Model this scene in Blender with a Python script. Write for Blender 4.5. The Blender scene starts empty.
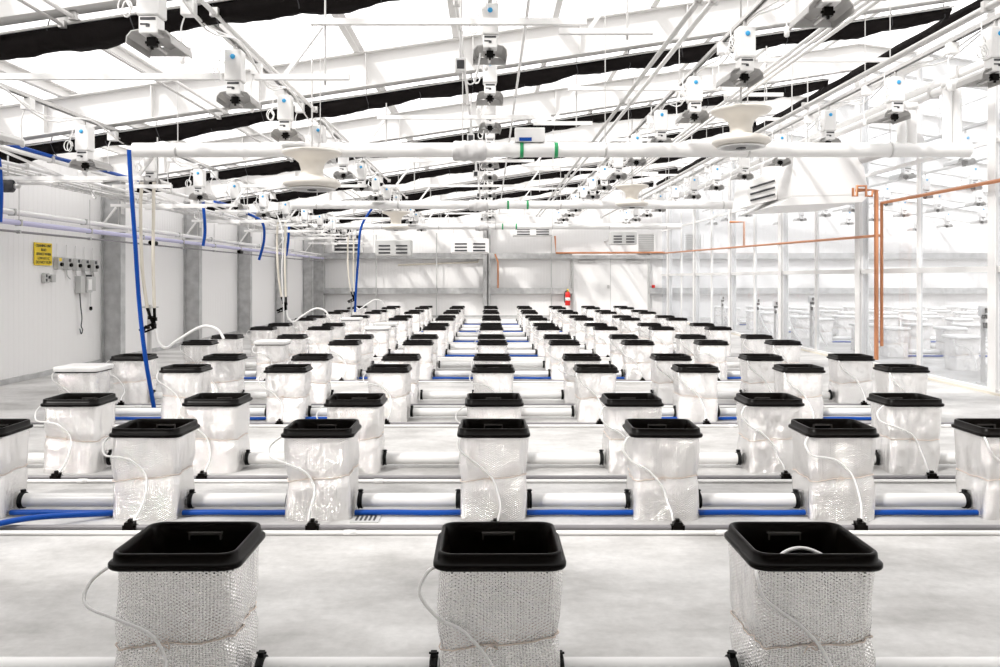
import bpy, math, random
from mathutils import Vector, Matrix
C = bpy.context.scene.collection
sc = bpy.context.scene
PI = math.pi
# ------------------------------------------------------------------ camera, sky, sun, exposure
EYE, F, VX, VY = 1.36, 780.0, 490.0, 278.0
cam = bpy.data.objects.new('camera', bpy.data.cameras.new('camera')); C.objects.link(cam)
cam.location = (0, 0, EYE); cam.rotation_euler = (PI/2, 0, 0)
cam.data.sensor_width = 36; cam.data.lens = F/1000*36
cam.data.shift_x = 0.010; cam.data.shift_y = -0.0555
cam.data.clip_start = 0.05; cam.data.clip_end = 300
sc.camera = cam
w = bpy.data.worlds.new('sky'); sc.world = w; w.use_nodes = True
bg = w.node_tree.nodes['Background']
bg.inputs['Color'].default_value = (1.0, 0.985, 0.97, 1); bg.inputs['Strength'].default_value = 2.2
sun = bpy.data.objects.new('sun', bpy.data.lights.new('sun', 'SUN')); C.objects.link(sun)
sun.data.energy = 3.6; sun.data.angle = math.radians(4.0); sun.data.color = (1, .97, .93)
sun.rotation_euler = Vector((0.50, 0.50, -0.72)).to_track_quat('-Z', 'Y').to_euler()
vs = sc.view_settings
vs.view_transform = 'Standard'; vs.look = 'None'; vs.gamma = 1; vs.use_curve_mapping = False
vs.exposure = 0.12
sc.cycles.transparent_max_bounces = 16
sc.cycles.max_bounces = 8; sc.cycles.diffuse_bounces = 5; sc.cycles.glossy_bounces = 4
sc.cycles.caustics_reflective = False; sc.cycles.caustics_refractive = False
sc.cycles.sample_clamp_indirect = 6.0
rnd = random.Random(7)

# ------------------------------------------------------------------ materials
def mat(name, col, rough=.5, metal=0., noise=None, bump=None, spec=None):
    m = bpy.data.materials.new(name); m.use_nodes = True
    nt = m.node_tree; b = nt.nodes['Principled BSDF']
    b.inputs['Base Color'].default_value = (*col, 1); b.inputs['Roughness'].default_value = rough
    b.inputs['Metallic'].default_value = metal
    if spec is not None: b.inputs['Specular IOR Level'].default_value = spec
    tc = nt.nodes.new('ShaderNodeTexCoord')
    if noise:                                           # (scale, second colour, low, high)
        n = nt.nodes.new('ShaderNodeTexNoise'); n.inputs['Scale'].default_value = noise[0]; n.inputs['Detail'].default_value = 5
        r = nt.nodes.new('ShaderNodeValToRGB')
        r.color_ramp.elements[0].position = noise[2]; r.color_ramp.elements[1].position = noise[3]
        r.color_ramp.elements[0].color = (*col, 1); r.color_ramp.elements[1].color = (*noise[1], 1)
        nt.links.new(tc.outputs['Object'], n.inputs['Vector']); nt.links.new(n.outputs['Fac'], r.inputs['Fac'])
        nt.links.new(r.outputs['Color'], b.inputs['Base Color'])
    if bump:
        n = nt.nodes.new('ShaderNodeTexNoise'); n.inputs['Scale'].default_value = bump[0]; n.inputs['Detail'].default_value = 3
        bp = nt.nodes.new('ShaderNodeBump'); bp.inputs['Strength'].default_value = bump[1]; bp.inputs['Distance'].default_value = bump[2]
        nt.links.new(tc.outputs['Object'], n.inputs['Vector']); nt.links.new(n.outputs['Fac'], bp.inputs['Height'])
        nt.links.new(bp.outputs['Normal'], b.inputs['Normal'])
    return m
M = {}
M['white_paint'] = mat('white_paint', (.88, .87, .86), .4)
M['white_plastic'] = mat('white_plastic', (.90, .89, .88), .3)
M['pvc'] = mat('pvc', (.90, .89, .88), .25)
M['cream'] = mat('cream', (.80, .76, .70), .45)
M['black_plastic'] = mat('black_plastic', (.0035, .0025, .002), .3, spec=.10)
M['black_rubber'] = mat('black_rubber', (.006, .006, .006), .6, spec=.2)
M['black_cloth'] = mat('black_cloth', (.011, .009, .009), .85, spec=.1, bump=(9, .6, .03))
M['blue'] = mat('blue', (.002, .065, .36), .4, spec=.25)
M['blue_dot'] = mat('blue_dot', (.05, .42, .80), .4)
M['galv'] = mat('galv', (.46, .46, .46), .5, .3, noise=(6, (.60, .60, .60), .35, .65))
M['steel'] = mat('steel', (.62, .61, .60), .38, .6)
M['grey_pipe'] = mat('grey_pipe', (.23, .22, .23), .45)
M['lavender'] = mat('lavender', (.58, .56, .78), .4)
M['copper'] = mat('copper', (.60, .26, .13), .4, .45)
M['panel'] = mat('panel', (.88, .87, .865), .5)
M['beam_paint'] = mat('beam_paint', (.74, .73, .72), .5)
M['sun_fabric'] = mat('sun_fabric', (.62, .61, .61), .8)
M['yellow'] = mat('yellow', (.85, .62, .02), .5)
M['ink'] = mat('ink', (.03, .03, .02), .6)
M['red'] = mat('red', (.75, .02, .015), .35)
M['twine'] = mat('twine', (.80, .68, .60), .7)
M['grey_plastic'] = mat('grey_plastic', (.55, .55, .54), .5)
M['dark'] = mat('dark', (.05, .05, .055), .6)
M['brass'] = mat('brass', (.62, .50, .28), .4, .5)
M['beige'] = mat('beige', (.76, .71, .62), .5)
M['reflector'] = mat('reflector', (.50, .49, .48), .45, .5, bump=(90, .5, .002))
M['green'] = mat('green', (.02, .35, .12), .5)

def foil_mat():
    m = mat('bubble_foil', (.975, .96, .95), .13, .93); nt = m.node_tree; b = nt.nodes['Principled BSDF']
    uv = nt.nodes.new('ShaderNodeUVMap'); uv.uv_map = 'UVMap'
    k = 2*PI/.0095; outs = []
    for a in (0, PI/3, 2*PI/3):
        d = nt.nodes.new('ShaderNodeVectorMath'); d.operation = 'DOT_PRODUCT'
        d.inputs[1].default_value = (math.cos(a)*k, math.sin(a)*k, 0); nt.links.new(uv.outputs['UV'], d.inputs[0])
        c = nt.nodes.new('ShaderNodeMath'); c.operation = 'COSINE'; nt.links.new(d.outputs['Value'], c.inputs[0]); outs.append(c)
    s1 = nt.nodes.new('ShaderNodeMath'); nt.links.new(outs[0].outputs[0], s1.inputs[0]); nt.links.new(outs[1].outputs[0], s1.inputs[1])
    s2 = nt.nodes.new('ShaderNodeMath'); nt.links.new(s1.outputs[0], s2.inputs[0]); nt.links.new(outs[2].outputs[0], s2.inputs[1])
    bp = nt.nodes.new('ShaderNodeBump'); bp.inputs['Strength'].default_value = .62; bp.inputs['Distance'].default_value = .0012
    nt.links.new(s2.outputs[0], bp.inputs['Height'])
    tc = nt.nodes.new('ShaderNodeTexCoord'); n = nt.nodes.new('ShaderNodeTexNoise'); n.inputs['Scale'].default_value = 16; n.inputs['Detail'].default_value = 6
    mp = nt.nodes.new('ShaderNodeMapping'); mp.inputs['Scale'].default_value = (1, 1, .45)
    nt.links.new(tc.outputs['Object'], mp.inputs['Vector']); nt.links.new(mp.outputs['Vector'], n.inputs['Vector'])
    b2 = nt.nodes.new('ShaderNodeBump'); b2.inputs['Strength'].default_value = .8; b2.inputs['Distance'].default_value = .028
    nt.links.new(n.outputs['Fac'], b2.inputs['Height']); nt.links.new(bp.outputs['Normal'], b2.inputs['Normal'])
    nt.links.new(b2.outputs['Normal'], b.inputs['Normal'])
    return m
M['foil'] = foil_mat()

def floor_mat():
    m = mat('concrete', (.66, .65, .64), .55); nt = m.node_tree; b = nt.nodes['Principled BSDF']
    tc = nt.nodes.new('ShaderNodeTexCoord')
    def noise(scale, det, xs=1, ys=1):
        mp = nt.nodes.new('ShaderNodeMapping'); mp.inputs['Scale'].default_value = (xs, ys, 1)
        n = nt.nodes.new('ShaderNodeTexNoise'); n.inputs['Scale'].default_value = scale; n.inputs['Detail'].default_value = det
        n.inputs['Roughness'].default_value = .65
        nt.links.new(tc.outputs['Object'], mp.inputs['Vector']); nt.links.new(mp.outputs['Vector'], n.inputs['Vector']); return n
    n1 = noise(1.3, 8, .7, 1.2); n2 = noise(22, 4)
    r1 = nt.nodes.new('ShaderNodeValToRGB'); r1.color_ramp.elements[0].position = .36; r1.color_ramp.elements[1].position = .62
    r1.color_ramp.elements[0].color = (.40, .39, .38, 1); r1.color_ramp.elements[1].color = (.70, .69, .68, 1)
    nt.links.new(n1.outputs['Fac'], r1.inputs['Fac'])
    r2 = nt.nodes.new('ShaderNodeValToRGB'); r2.color_ramp.elements[0].position = .3; r2.color_ramp.elements[1].position = .7
    r2.color_ramp.elements[0].color = (.86, .86, .86, 1); r2.color_ramp.elements[1].color = (1, 1, 1, 1)
    nt.links.new(n2.outputs['Fac'], r2.inputs['Fac'])
    mx = nt.nodes.new('ShaderNodeMix'); mx.data_type = 'RGBA'; mx.blend_type = 'MULTIPLY'; mx.inputs['Factor'].default_value = 1
    nt.links.new(r1.outputs['Color'], mx.inputs[6]); nt.links.new(r2.outputs['Color'], mx.inputs[7])
    nt.links.new(mx.outputs[2], b.inputs['Base Color'])
    return m
M['floor'] = floor_mat()

def sheet_mat(name, clear, diff, gloss, col=(1, 1, 1), rough=.08, bump=None):
    m = bpy.data.materials.new(name); m.use_nodes = True; nt = m.node_tree; nt.nodes.clear()
    o = nt.nodes.new('ShaderNodeOutputMaterial')
    t = nt.nodes.new('ShaderNodeBsdfTransparent'); t.inputs['Color'].default_value = (*col, 1)
    d = nt.nodes.new('ShaderNodeBsdfTranslucent'); d.inputs['Color'].default_value = (.95, .95, .95, 1)
    d2 = nt.nodes.new('ShaderNodeBsdfDiffuse'); d2.inputs['Color'].default_value = (.9, .9, .9, 1)
    g = nt.nodes.new('ShaderNodeBsdfGlossy'); g.inputs['Roughness'].default_value = rough
    a0 = nt.nodes.new('ShaderNodeMixShader'); a0.inputs[0].default_value = .5
    nt.links.new(d.outputs[0], a0.inputs[1]); nt.links.new(d2.outputs[0], a0.inputs[2])
    a = nt.nodes.new('ShaderNodeMixShader'); a.inputs[0].default_value = diff/(clear+diff)
    nt.links.new(t.outputs[0], a.inputs[1]); nt.links.new(a0.outputs[0], a.inputs[2])
    b = nt.nodes.new('ShaderNodeMixShader'); b.inputs[0].default_value = gloss
    nt.links.new(a.outputs[0], b.inputs[1]); nt.links.new(g.outputs[0], b.inputs[2]); nt.links.new(b.outputs[0], o.inputs['Surface'])
    if bump:
        tc = nt.nodes.new('ShaderNodeTexCoord'); mp = nt.nodes.new('ShaderNodeMapping'); mp.inputs['Scale'].default_value = bump[0]
        n = nt.nodes.new('ShaderNodeTexNoise'); n.inputs['Scale'].default_value = 1; n.inputs['Detail'].default_value = 2
        bp = nt.nodes.new('ShaderNodeBump'); bp.inputs['Strength'].default_value = bump[1]; bp.inputs['Distance'].default_value = .05
        nt.links.new(tc.outputs['Object'], mp.inputs[0]); nt.links.new(mp.outputs[0], n.inputs['Vector'])
        nt.links.new(n.outputs['Fac'], bp.inputs['Height']); nt.links.new(bp.outputs[0], g.inputs['Normal'])
    return m
M['roof'] = sheet_mat('roof_sheet', .72, .28, .03)
M['film'] = sheet_mat('clear_film', .84, .16, .12, (.86, .885, .92), .06, ((1.5, 2.2, .35), .8))

# ------------------------------------------------------------------ mesh builder
class MB:
    def __init__(s): s.v = []; s.f = []; s.sm = []; s.uv = None
    def add(s, vs_, fs, smooth=False):
        o = len(s.v); s.v += [tuple(p) for p in vs_]
        for f in fs: s.f.append(tuple(i+o for i in f)); s.sm.append(smooth)
        return s
    def box(s, x0, x1, y0, y1, z0, z1):
        return s.add([(x0,y0,z0),(x1,y0,z0),(x1,y1,z0),(x0,y1,z0),(x0,y0,z1),(x1,y0,z1),(x1,y1,z1),(x0,y1,z1)],
              [(0,3,2,1),(4,5,6,7),(0,1,5,4),(1,2,6,5),(2,3,7,6),(3,0,4,7)])
    def cbox(s, c, sx, sy, sz): return s.box(c[0]-sx/2, c[0]+sx/2, c[1]-sy/2, c[1]+sy/2, c[2]-sz/2, c[2]+sz/2)
    def tube(s, pts, r, n=8, caps=True):
        pts = [Vector(p) for p in pts]; m = len(pts); vs_ = []; up = None
        for i, p in enumerate(pts):
            t = (pts[min(i+1, m-1)]-pts[max(i-1, 0)]).normalized()
            if up is None: up = t.orthogonal().normalized()
            up = (up - t*up.dot(t)); up = up.normalized() if up.length > 1e-6 else t.orthogonal().normalized()
            q = t.cross(up); rr = r[i] if isinstance(r, (list, tuple)) else r
            vs_ += [p+(up*math.cos(2*PI*k/n)+q*math.sin(2*PI*k/n))*rr for k in range(n)]
        s.add(vs_, [(i*n+k, i*n+(k+1) % n, (i+1)*n+(k+1) % n, (i+1)*n+k) for i in range(m-1) for k in range(n)], True)
        if caps:
            s.add(vs_[:n], [tuple(reversed(range(n)))]); s.add(vs_[-n:], [tuple(range(n))])
        return s
    def bar(s, a, b, wd, ht):                            # rectangular bar between two points
        a, b = Vector(a), Vector(b); t = (b-a).normalized()
        u = t.cross(Vector((0, 0, 1))); u = u.normalized() if u.length > 1e-4 else Vector((1, 0, 0)); q = u.cross(t)
        vs_ = [e+u*(wd/2*i)+q*(ht/2*j) for e in (a, b) for i, j in ((-1,-1),(1,-1),(1,1),(-1,1))]
        return s.add(vs_, [(0,3,2,1),(4,5,6,7),(0,1,5,4),(1,2,6,5),(2,3,7,6),(3,0,4,7)])
    def lathe(s, prof, n=24, c=(0, 0, 0), axis='z'):
        vs_ = []
        for r, z in prof:
            for k in range(n):
                a = 2*PI*k/n; x, y = r*math.cos(a), r*math.sin(a)
                vs_.append((c[0]+x, c[1]+y, c[2]+z) if axis == 'z' else ((c[0]+z, c[1]+x, c[2]+y) if axis == 'x' else (c[0]+x, c[1]+z, c[2]+y)))
        m = len(prof)
        s.add(vs_, [(i*n+k, i*n+(k+1) % n, (i+1)*n+(k+1) % n, (i+1)*n+k) for i in range(m-1) for k in range(n)], True)
        s.add(vs_[:n], [tuple(reversed(range(n)))]); s.add(vs_[-n:], [tuple(range(n))]); return s
    def prism(s, poly, fn):                              # poly of (a, b); fn(a, b, t) -> xyz, t in 0, 1
        n = len(poly); vs_ = [fn(a, b, 0) for a, b in poly]+[fn(a, b, 1) for a, b in poly]
        return s.add(vs_, [tuple(reversed(range(n))), tuple(range(n, 2*n))]+[(i, (i+1) % n, n+(i+1) % n, n+i) for i in range(n)])
    def rings(s, rings, closed_top=False, closed_bot=False, smooth=True):
        n = len(rings[0]); vs_ = [p for r in rings for p in r]
        s.add(vs_, [(i*n+k, i*n+(k+1) % n, (i+1)*n+(k+1) % n, (i+1)*n+k) for i in range(len(rings)-1) for k in range(n)], smooth)
        if closed_bot: s.add(rings[0], [tuple(reversed(range(n)))])
        if closed_top: s.add(rings[-1], [tuple(range(n))])
        return s
    def mesh(s, name, m, bevel=0):
        me = bpy.data.meshes.new(name); me.from_pydata(s.v, [], s.f); me.materials.append(M[m] if isinstance(m, str) else m)
        me.polygons.foreach_set('use_smooth', s.sm); me.update(); return me
    def build(s, name, m, parent=None, bevel=0):
        o = bpy.data.objects.new(name, s.mesh(name, m)); C.objects.link(o)
        if parent: o.parent = parent
        if bevel:
            b = o.modifiers.new('bevel', 'BEVEL'); b.width = bevel; b.segments = 2; b.limit_method = 'ANGLE'
        return o
def curve(pts, n=6):                                     # Catmull-Rom through points
    pts = [Vector(p) for p in pts]; P_ = [pts[0]]+pts+[pts[-1]]; out = []
    for i in range(1, len(P_)-2):
        a, b, c, d = P_[i-1], P_[i], P_[i+1], P_[i+2]
        for k in range(n):
            t = k/n; out.append(.5*((2*b)+(c-a)*t+(2*a-5*b+4*c-d)*t*t+(3*b-a-3*c+d)*t**3))
    return out+[pts[-1]]
def empty(name, loc=(0, 0, 0), rz=0):
    o = bpy.data.objects.new(name, None); o.location = loc; o.rotation_euler = (0, 0, rz); o.empty_display_size = .1; C.objects.link(o); return o
def tag(o, label, cat, group=None, kind=None):
    o['label'] = label; o['category'] = cat
    if group: o['group'] = group
    if kind: o['kind'] = kind
    return o
def struct(o, label=None, cat=None, group=None):
    o['kind'] = 'structure'
    if label: tag(o, label, cat, group)
    return o
KIDS = {}
def dup(o, parent=None):
    c = o.copy(); C.objects.link(c)
    c.parent = parent
    for ch in list(o.children): dup(ch, c)
    return c
def P(px, py, d): return Vector(((px-VX)*d/F, d, EYE-(py-VY)*d/F))
def proj(x, d): return VX+x*F/d
ORD = 'zeroth first second third fourth fifth sixth seventh eighth ninth tenth eleventh twelfth thirteenth fourteenth fifteenth sixteenth'.split()
def ordn(i, n=None): return ORD[i]

# ------------------------------------------------------------------ the hall
XL, XP, XR, YB, YF = -6.2, 5.9, 18.0, 27.0, -2.5
SL, EAVE, WEB = .15, 2.88, .41
def under(x): return EAVE+SL*(x-XL) if x <= XP else EAVE+SL*(XP-XL)-SL*(x-XP)      # underside of the beams
FR = [2.45+3.35*k for k in range(8)]
struct(MB().box(XL-.3, XR+.3, YF-.3, YB+.3, -.12, 0).build('floor', 'floor'))
RT = lambda x: under(x)+WEB+.16
roof = MB()
roof.prism([(XL-.3, RT(XL)-.045), (XP, RT(XP)), (XR+.3, RT(XR)-.045), (XR+.3, RT(XR)-.035), (XP, RT(XP)+.01), (XL-.3, RT(XL)-.035)],
           lambda a, b, t: (a, YF-.3+t*(YB-YF+.6), b))
roof = MB()
roof.add([(XL-.3, .9, RT(XL)-.045), (XP, .9, RT(XP)), (XR+.3, .9, RT(XR)-.045), (XL-.3, YB+.3, RT(XL)-.045), (XP, YB+.3, RT(XP)), (XR+.3, YB+.3, RT(XR)-.045)],
         [(0, 1, 4, 3), (1, 2, 5, 4)])
struct(roof.build('ceiling', 'roof'))
# unseen opaque ceiling added behind the camera to darken the front rows
struct(MB().add([(XL-.3, YF-.3, RT(XL)-.05), (XP, YF-.3, RT(XP)), (XR+.3, YF-.3, RT(XR)-.05), (XL-.3, .95, RT(XL)-.05), (XP, .95, RT(XP)), (XR+.3, .95, RT(XR)-.05)],
         [(0, 1, 4, 3), (1, 2, 5, 4)]).build('ceiling_shade', 'grey_plastic'))
# ribbed insulated wall panels: real grooves
def ribbed(n0, n1, top, place, pitch=.11):
    mb = MB(); prof = []; u = n0
    while u < n1-1e-6:
        a = min(u+pitch*.86, n1); b = min(u+pitch, n1)
        prof += [(u, 0), (a, 0), ((a+b)/2, .003)]; u += pitch
    prof.append((n1, 0))
    vs_ = []
    for (u, dpt) in prof: vs_ += [place(u, dpt, 0), place(u, dpt, top(u))]
    mb.add(vs_, [(2*i, 2*i+2, 2*i+3, 2*i+1) for i in range(len(prof)-1)])
    bk = [place(n0, .15, 0), place(n1, .15, 0), place(n1, .15, top(n1)), place(n0, .15, top(n0))]
    mb.add(bk, [(3, 2, 1, 0)])
    return mb
struct(ribbed(YF, YB, lambda u: RT(XL)-.05, lambda u, d, z: (XL-d, u, z)).build('wall_left', 'panel'))
backtop = lambda u: RT(u)-.05
bw = MB()
for a, b in ((XL, XP), (XP, XR)):
    s_ = ribbed(a, b, backtop, lambda u, d, z: (u, YB+d, z)); bw.add(s_.v, s_.f)
struct(bw.build('wall_back', 'panel'))
struct(ribbed(YF, YB, lambda u: RT(XR)-.05, lambda u, d, z: (XR+d, u, z), .3).build('wall_right', 'panel'))
fw = MB()
for a, b in ((XL, XP), (XP, XR)):
    s_ = ribbed(a, b, backtop, lambda u, d, z: (u, YF-d, z), .3); fw.add(s_.v, s_.f)
struct(fw.build('wall_front', 'grey_plastic'))
struct(MB().box(XL, XL+.035, YF, YB, 0, .07).build('baseboard_left', 'galv'))
struct(MB().box(XL, XP, YB-.03, YB, 0, .07).build('baseboard_back', 'galv'))

# steel columns on the left wall, partition columns, roof beams, purlins
def hsection(name, x0, x1, y, z1, m, wd=.16):
    mb = MB(); t = .014
    mb.box(x0, x0+t, y-wd/2, y+wd/2, 0, z1).box(x1-t, x1, y-wd/2, y+wd/2, 0, z1).box(x0+t, x1-t, y-.005, y+.005, 0, z1)
    mb.box(x0-.0, x1, y-wd/2-.02, y+wd/2+.02, 0, .018)
    for px in (x0+.06, x1-.06): mb.lathe([(.012, 0), (.012, .03)], 6, (px, y-.07, .018))
    return mb.build(name, m)
for k, y in enumerate(FR):
    struct(hsection('column', XL+.005, XL+.32, y, under(XL+.3), 'galv'), f'grey galvanised wall column on the left wall, {ordn(k+1)} from the camera', 'column', 'wall columns on the left')
    if 5 < y: struct(hsection('column', XP-.02, XP+.14, y, under(XP), 'white_paint', .14), f'white column in the clear partition, {ordn(k-1)} from the camera', 'column', 'partition columns')
for k, y in enumerate(FR):
    mb = MB()
    for xa, xb in ((XL, XP), (XP, XR)):
        za, zb = under(xa), under(xb); t = .012
        for (o0, o1, hw) in ((0, t, .08), (WEB-t, WEB, .08), (t, WEB-t, .004)):
            mb.prism([(xa, za+o0), (xb, zb+o0), (xb, zb+o1), (xa, za+o1)], lambda a, b, tt, hw=hw: (a, y-hw+2*hw*tt, b))
    for j in range(9):                                   # purlin cleats and stiffener plates
        x = XL+1.0+j*1.25; mb.box(x-.006, x+.006, y-.07, y+.07, under(x)+.012, under(x)+WEB-.02)
    struct(mb.build('beam', 'beam_paint'), f'white roof beam crossing the hall, {ordn(k+1)} from the camera', 'roof beam', 'roof beams')
px_ = [XL+.3, -5.0, -3.85, -2.7, -1.55, -.4, .75, 1.9, 3.05, 4.2, 5.35, 7, 9, 11, 13, 15]
for k, x in enumerate(px_):
    z = under(x)+WEB; mb = MB()
    mb.box(x-.035, x+.035, YF, YB, z+.115, z+.122).box(x-.035, x-.029, YF, YB, z+.006, z+.115).box(x-.035, x+.035, YF, YB, z, z+.006)
    struct(mb.build('beam_purlin', 'beam_paint'), f'thin white purlin running under the clear roof, {ordn(k+1)} from the left wall', 'purlin', 'roof purlins')

# blackout curtains bunched under the beams
def curtain(y, seed, x0, x1):
    r_ = random.Random(seed); n = 150; ns = 16; rings = []
    ph = [r_.uniform(0, 6) for _ in range(6)]
    for i in range(n+1):
        x = x0+(x1-x0)*i/n; z = under(x)-.03
        sw = abs(math.sin((x-x0)/.62*PI)); g = .90+.12*math.sin(x*3.1+ph[0])
        h = (.185+.028*sw)*g; dp = .11+.02*math.sin(x*5+ph[1])
        ring = []
        for k in range(ns):
            a = 2*PI*k/ns; pl = 1+.10*math.sin(5*a+x*7+ph[2])+.05*math.sin(x*31+ph[3]+3*a)
            ring.append((x, y+.16+dp*math.cos(a)*pl, z-h/2+h/2*math.sin(a)*(pl if math.sin(a) < 0 else 1)))
        rings.append(ring)
    mb = MB().rings(rings, True, True); return mb
for k, y in enumerate(FR[1:]):
    t = empty('blackout_curtain', (0, 0, 0))
    tag(t, f'black blackout curtain bunched along the {ordn(k+1)} roof beam in view', 'curtain', 'bunched blackout curtains')
    curtain(y, k, XL+.4, XP-.46).build('fabric', 'black_cloth', t)
    rl = MB().tube([(XL+.3, y+.03, under(XL+.3)-.075), (XP-.44, y+.03, under(XP-.44)-.075)], .009, 6)
    rl.build('rail', 'steel', t)
    for j in range(19):
        x = XL+.4+.62*j
        if x < XP-.5: MB().tube([(x, y+.08, under(x)), (x, y+.045, under(x)-.09), (x+.02, y+.07, under(x)-.17), (x+.01, y+.15, under(x)-.215)], .005, 5).build('tie_cord', 'dark', t)

# ------------------------------------------------------------------ buckets
PX = .982; X0 = .022
ROWS = [2.38, 4.35, 5.40, 7.33, 8.40, 10.33, 11.40, 13.33, 14.40, 16.33, 17.40, 19.35, 20.40, 22.35, 23.40]
def rring(hw, r, z, per=7, cs=6, fn=None):
    """rounded square ring, counter-clockwise from the front left; returns points and perimeter positions"""
    pts = []; L = hw-r
    corners = [(L, -L, -PI/2), (L, L, 0), (-L, L, PI/2), (-L, -L, PI)]
    for ci, (cx, cy, a0) in enumerate(corners):
        pc = corners[ci-1]
        ex, ey = pc[0]+r*math.cos(a0), pc[1]+r*math.sin(a0); sx, sy = cx+r*math.cos(a0), cy+r*math.sin(a0)
        for k in range(per): pts.append((ex+(sx-ex)*(k+.5)/per*1.0, ey+(sy-ey)*(k+.5)/per))
        for k in range(cs): a = a0+PI/2*k/(cs-1); pts.append((cx+r*math.cos(a), cy+r*math.sin(a)))
    return [(x, y, z) for x, y in pts]
def wrap_mesh(seed):
    r_ = random.Random(seed); ph = [r_.uniform(0, 6.28) for _ in range(10)]; rings = []; nz = 22
    tilt = r_.uniform(-.02, .02)
    for i in range(nz+1):
        z = .478*i/nz; u = i/nz; ring = []
        base = rring(.184+.004*u, .048+.007*u, z, 9, 7)
        for (x, y, zz) in base:
            a = math.atan2(y, x)
            zt = .235+tilt*x/.19
            pinch = math.exp(-((zz-zt)/.035)**2)
            d = .0035*math.sin(3*a+ph[0]+4*u)+.0034*math.sin(7*a+ph[1]-3*u)+.0022*math.sin(15*a+ph[2]+3*u)+.0014*math.sin(27*a+ph[7]-4*u)
            d += .003*math.sin(2*PI*u*1.5+ph[3]+2*a)
            d += -.010*pinch+pinch*.004*math.sin(23*a+ph[4])+.003*math.exp(-((zz-zt)/.08)**2)*math.sin(31*a+ph[5])
            if u < .12: d += .004*(1-u/.12)*math.sin(9*a+ph[6])
            if i == nz: d = -.001
            s_ = 1+d/.18; ring.append((x*s_, y*s_*.84, zz))
        rings.append(ring)
    mb = MB().rings(rings, False, True)
    me = mb.mesh('foil_wrap', 'foil'); n = len(rings[0])
    per = [0]
    for k in range(1, n+1):
        a, b = rings[10][k-1], rings[10][k % n]; per.append(per[-1]+math.dist(a, b))
    uvl = me.uv_layers.new(name='UVMap')
    for p in me.polygons:
        for li, vi in zip(p.loop_indices, p.vertices):
            i, k = divmod(vi, n)
            if i > nz: uvl.data[li].uv = (rings[0][k][0], rings[0][k][1]); continue
            s_ = per[k]
            if k == 0 and any(v % n == n-1 for v in p.vertices): s_ = per[n]
            uvl.data[li].uv = (s_, rings[i][k][2])
    zt = .235
    tw = []
    for k in range(n+1):
        x, y, z = rings[int(round(zt/.478*nz))][k % n]; r = math.hypot(x, y); q = 1+.003/r
        tw.append((x*q, y*q, .235+tilt*x/.19+.004*math.sin(k*.7)))
    tm = MB().tube(tw, .0026, 5, False)
    kx, ky, kz = tw[3]
    tm.tube(curve([(kx, ky, kz), (kx+.012, ky-.008, kz+.01), (kx+.02, ky-.008, kz-.012), (kx-.004, ky-.006, kz-.002), (kx-.02, ky-.009, kz-.022)], 4), .002, 5)
    return me, tm.mesh('twine', 'twine')
WR = [wrap_mesh(s) for s in (1, 5, 9, 14, 22)]
rimprof = [(.183, .05, .466), (.2035, .056, .466), (.2065, .058, .471), (.2065, .058, .481), (.202, .055, .486), (.194, .05, .487), (.1925, .05, .511), (.189, .048, .516),
           (.183, .045, .516), (.179, .043, .511), (.172, .043, .485), (.150, .04, .06)]
YS = .84                                                 # the buckets are a little less deep than wide
rim_me = MB().rings([[(x, y*YS, z) for x, y, z in rring(a, b, c, 5, 8)] for a, b, c in rimprof], True, False).mesh('rim', 'black_plastic')
gm = MB().box(-.056, .056, .128, .152, .478, .486).box(-.056, -.050, .128, .150, .462, .478).box(.050, .056, .128, .150, .462, .478)
M['grip_highlight'] = mat('grip_highlight', (.06, .055, .052), .25, spec=.5)  # lighter than the black rim: the grip's highlight is put into its colour
grip_me = gm.mesh('grip', 'grip_highlight')
def tube_mesh(v):
    base = [(.0, -.31, .045), (-.004, -.285, .09), (-.012, -0.207, .13), (-.03, -0.187, .197), (-.109, -0.177, .287), (-.19, -0.177, .33), (-.245, -.17, .40), (-.225, -.15, .455), (-.196, -.13, .468)]
    if v == 1: base = [(.02, -.31, .045), (.035, -.25, .12), (.0, -0.185, .23), (-.06, -0.180, .30), (-.13, -0.177, .35), (-.185, -.2, .40), (-.20, -.19, .45), (-.198, -.17, .468)]
    if v == 2: base = [(-.01, -.31, .045), (-.008, -.28, .10), (-.0, -0.197, .18), (-.045, -0.185, .275), (-.15, -0.184, .325), (-.255, -.17, .365), (-.262, -.13, .42), (-.20, -.1, .468)]
    if v == 3: base = [(.02, -.31, .045), (.045, -.25, .13), (.03, -0.185, .26), (-.05, -0.180, .34), (-.12, -0.178, .36), (-.20, -.19, .375), (-.222, -.16, .43), (-.198, -.14, .468)]
    return MB().tube(curve(base, 5), .0055, 6).mesh('feed_tube', 'white_plastic')
TM = [tube_mesh(v) for v in range(4)]
port_me = MB().lathe([(.02, 0), (.046, 0), (.048, .006), (.046, .014), (.03, .016), (.028, .022)], 20, axis='x').mesh('side_port', 'black_rubber')
def part(name, me, parent):
    o = bpy.data.objects.new(name, me); C.objects.link(o); o.parent = parent; return o
colname = lambda c: ['fifth from left', 'sixth'][0]
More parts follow.
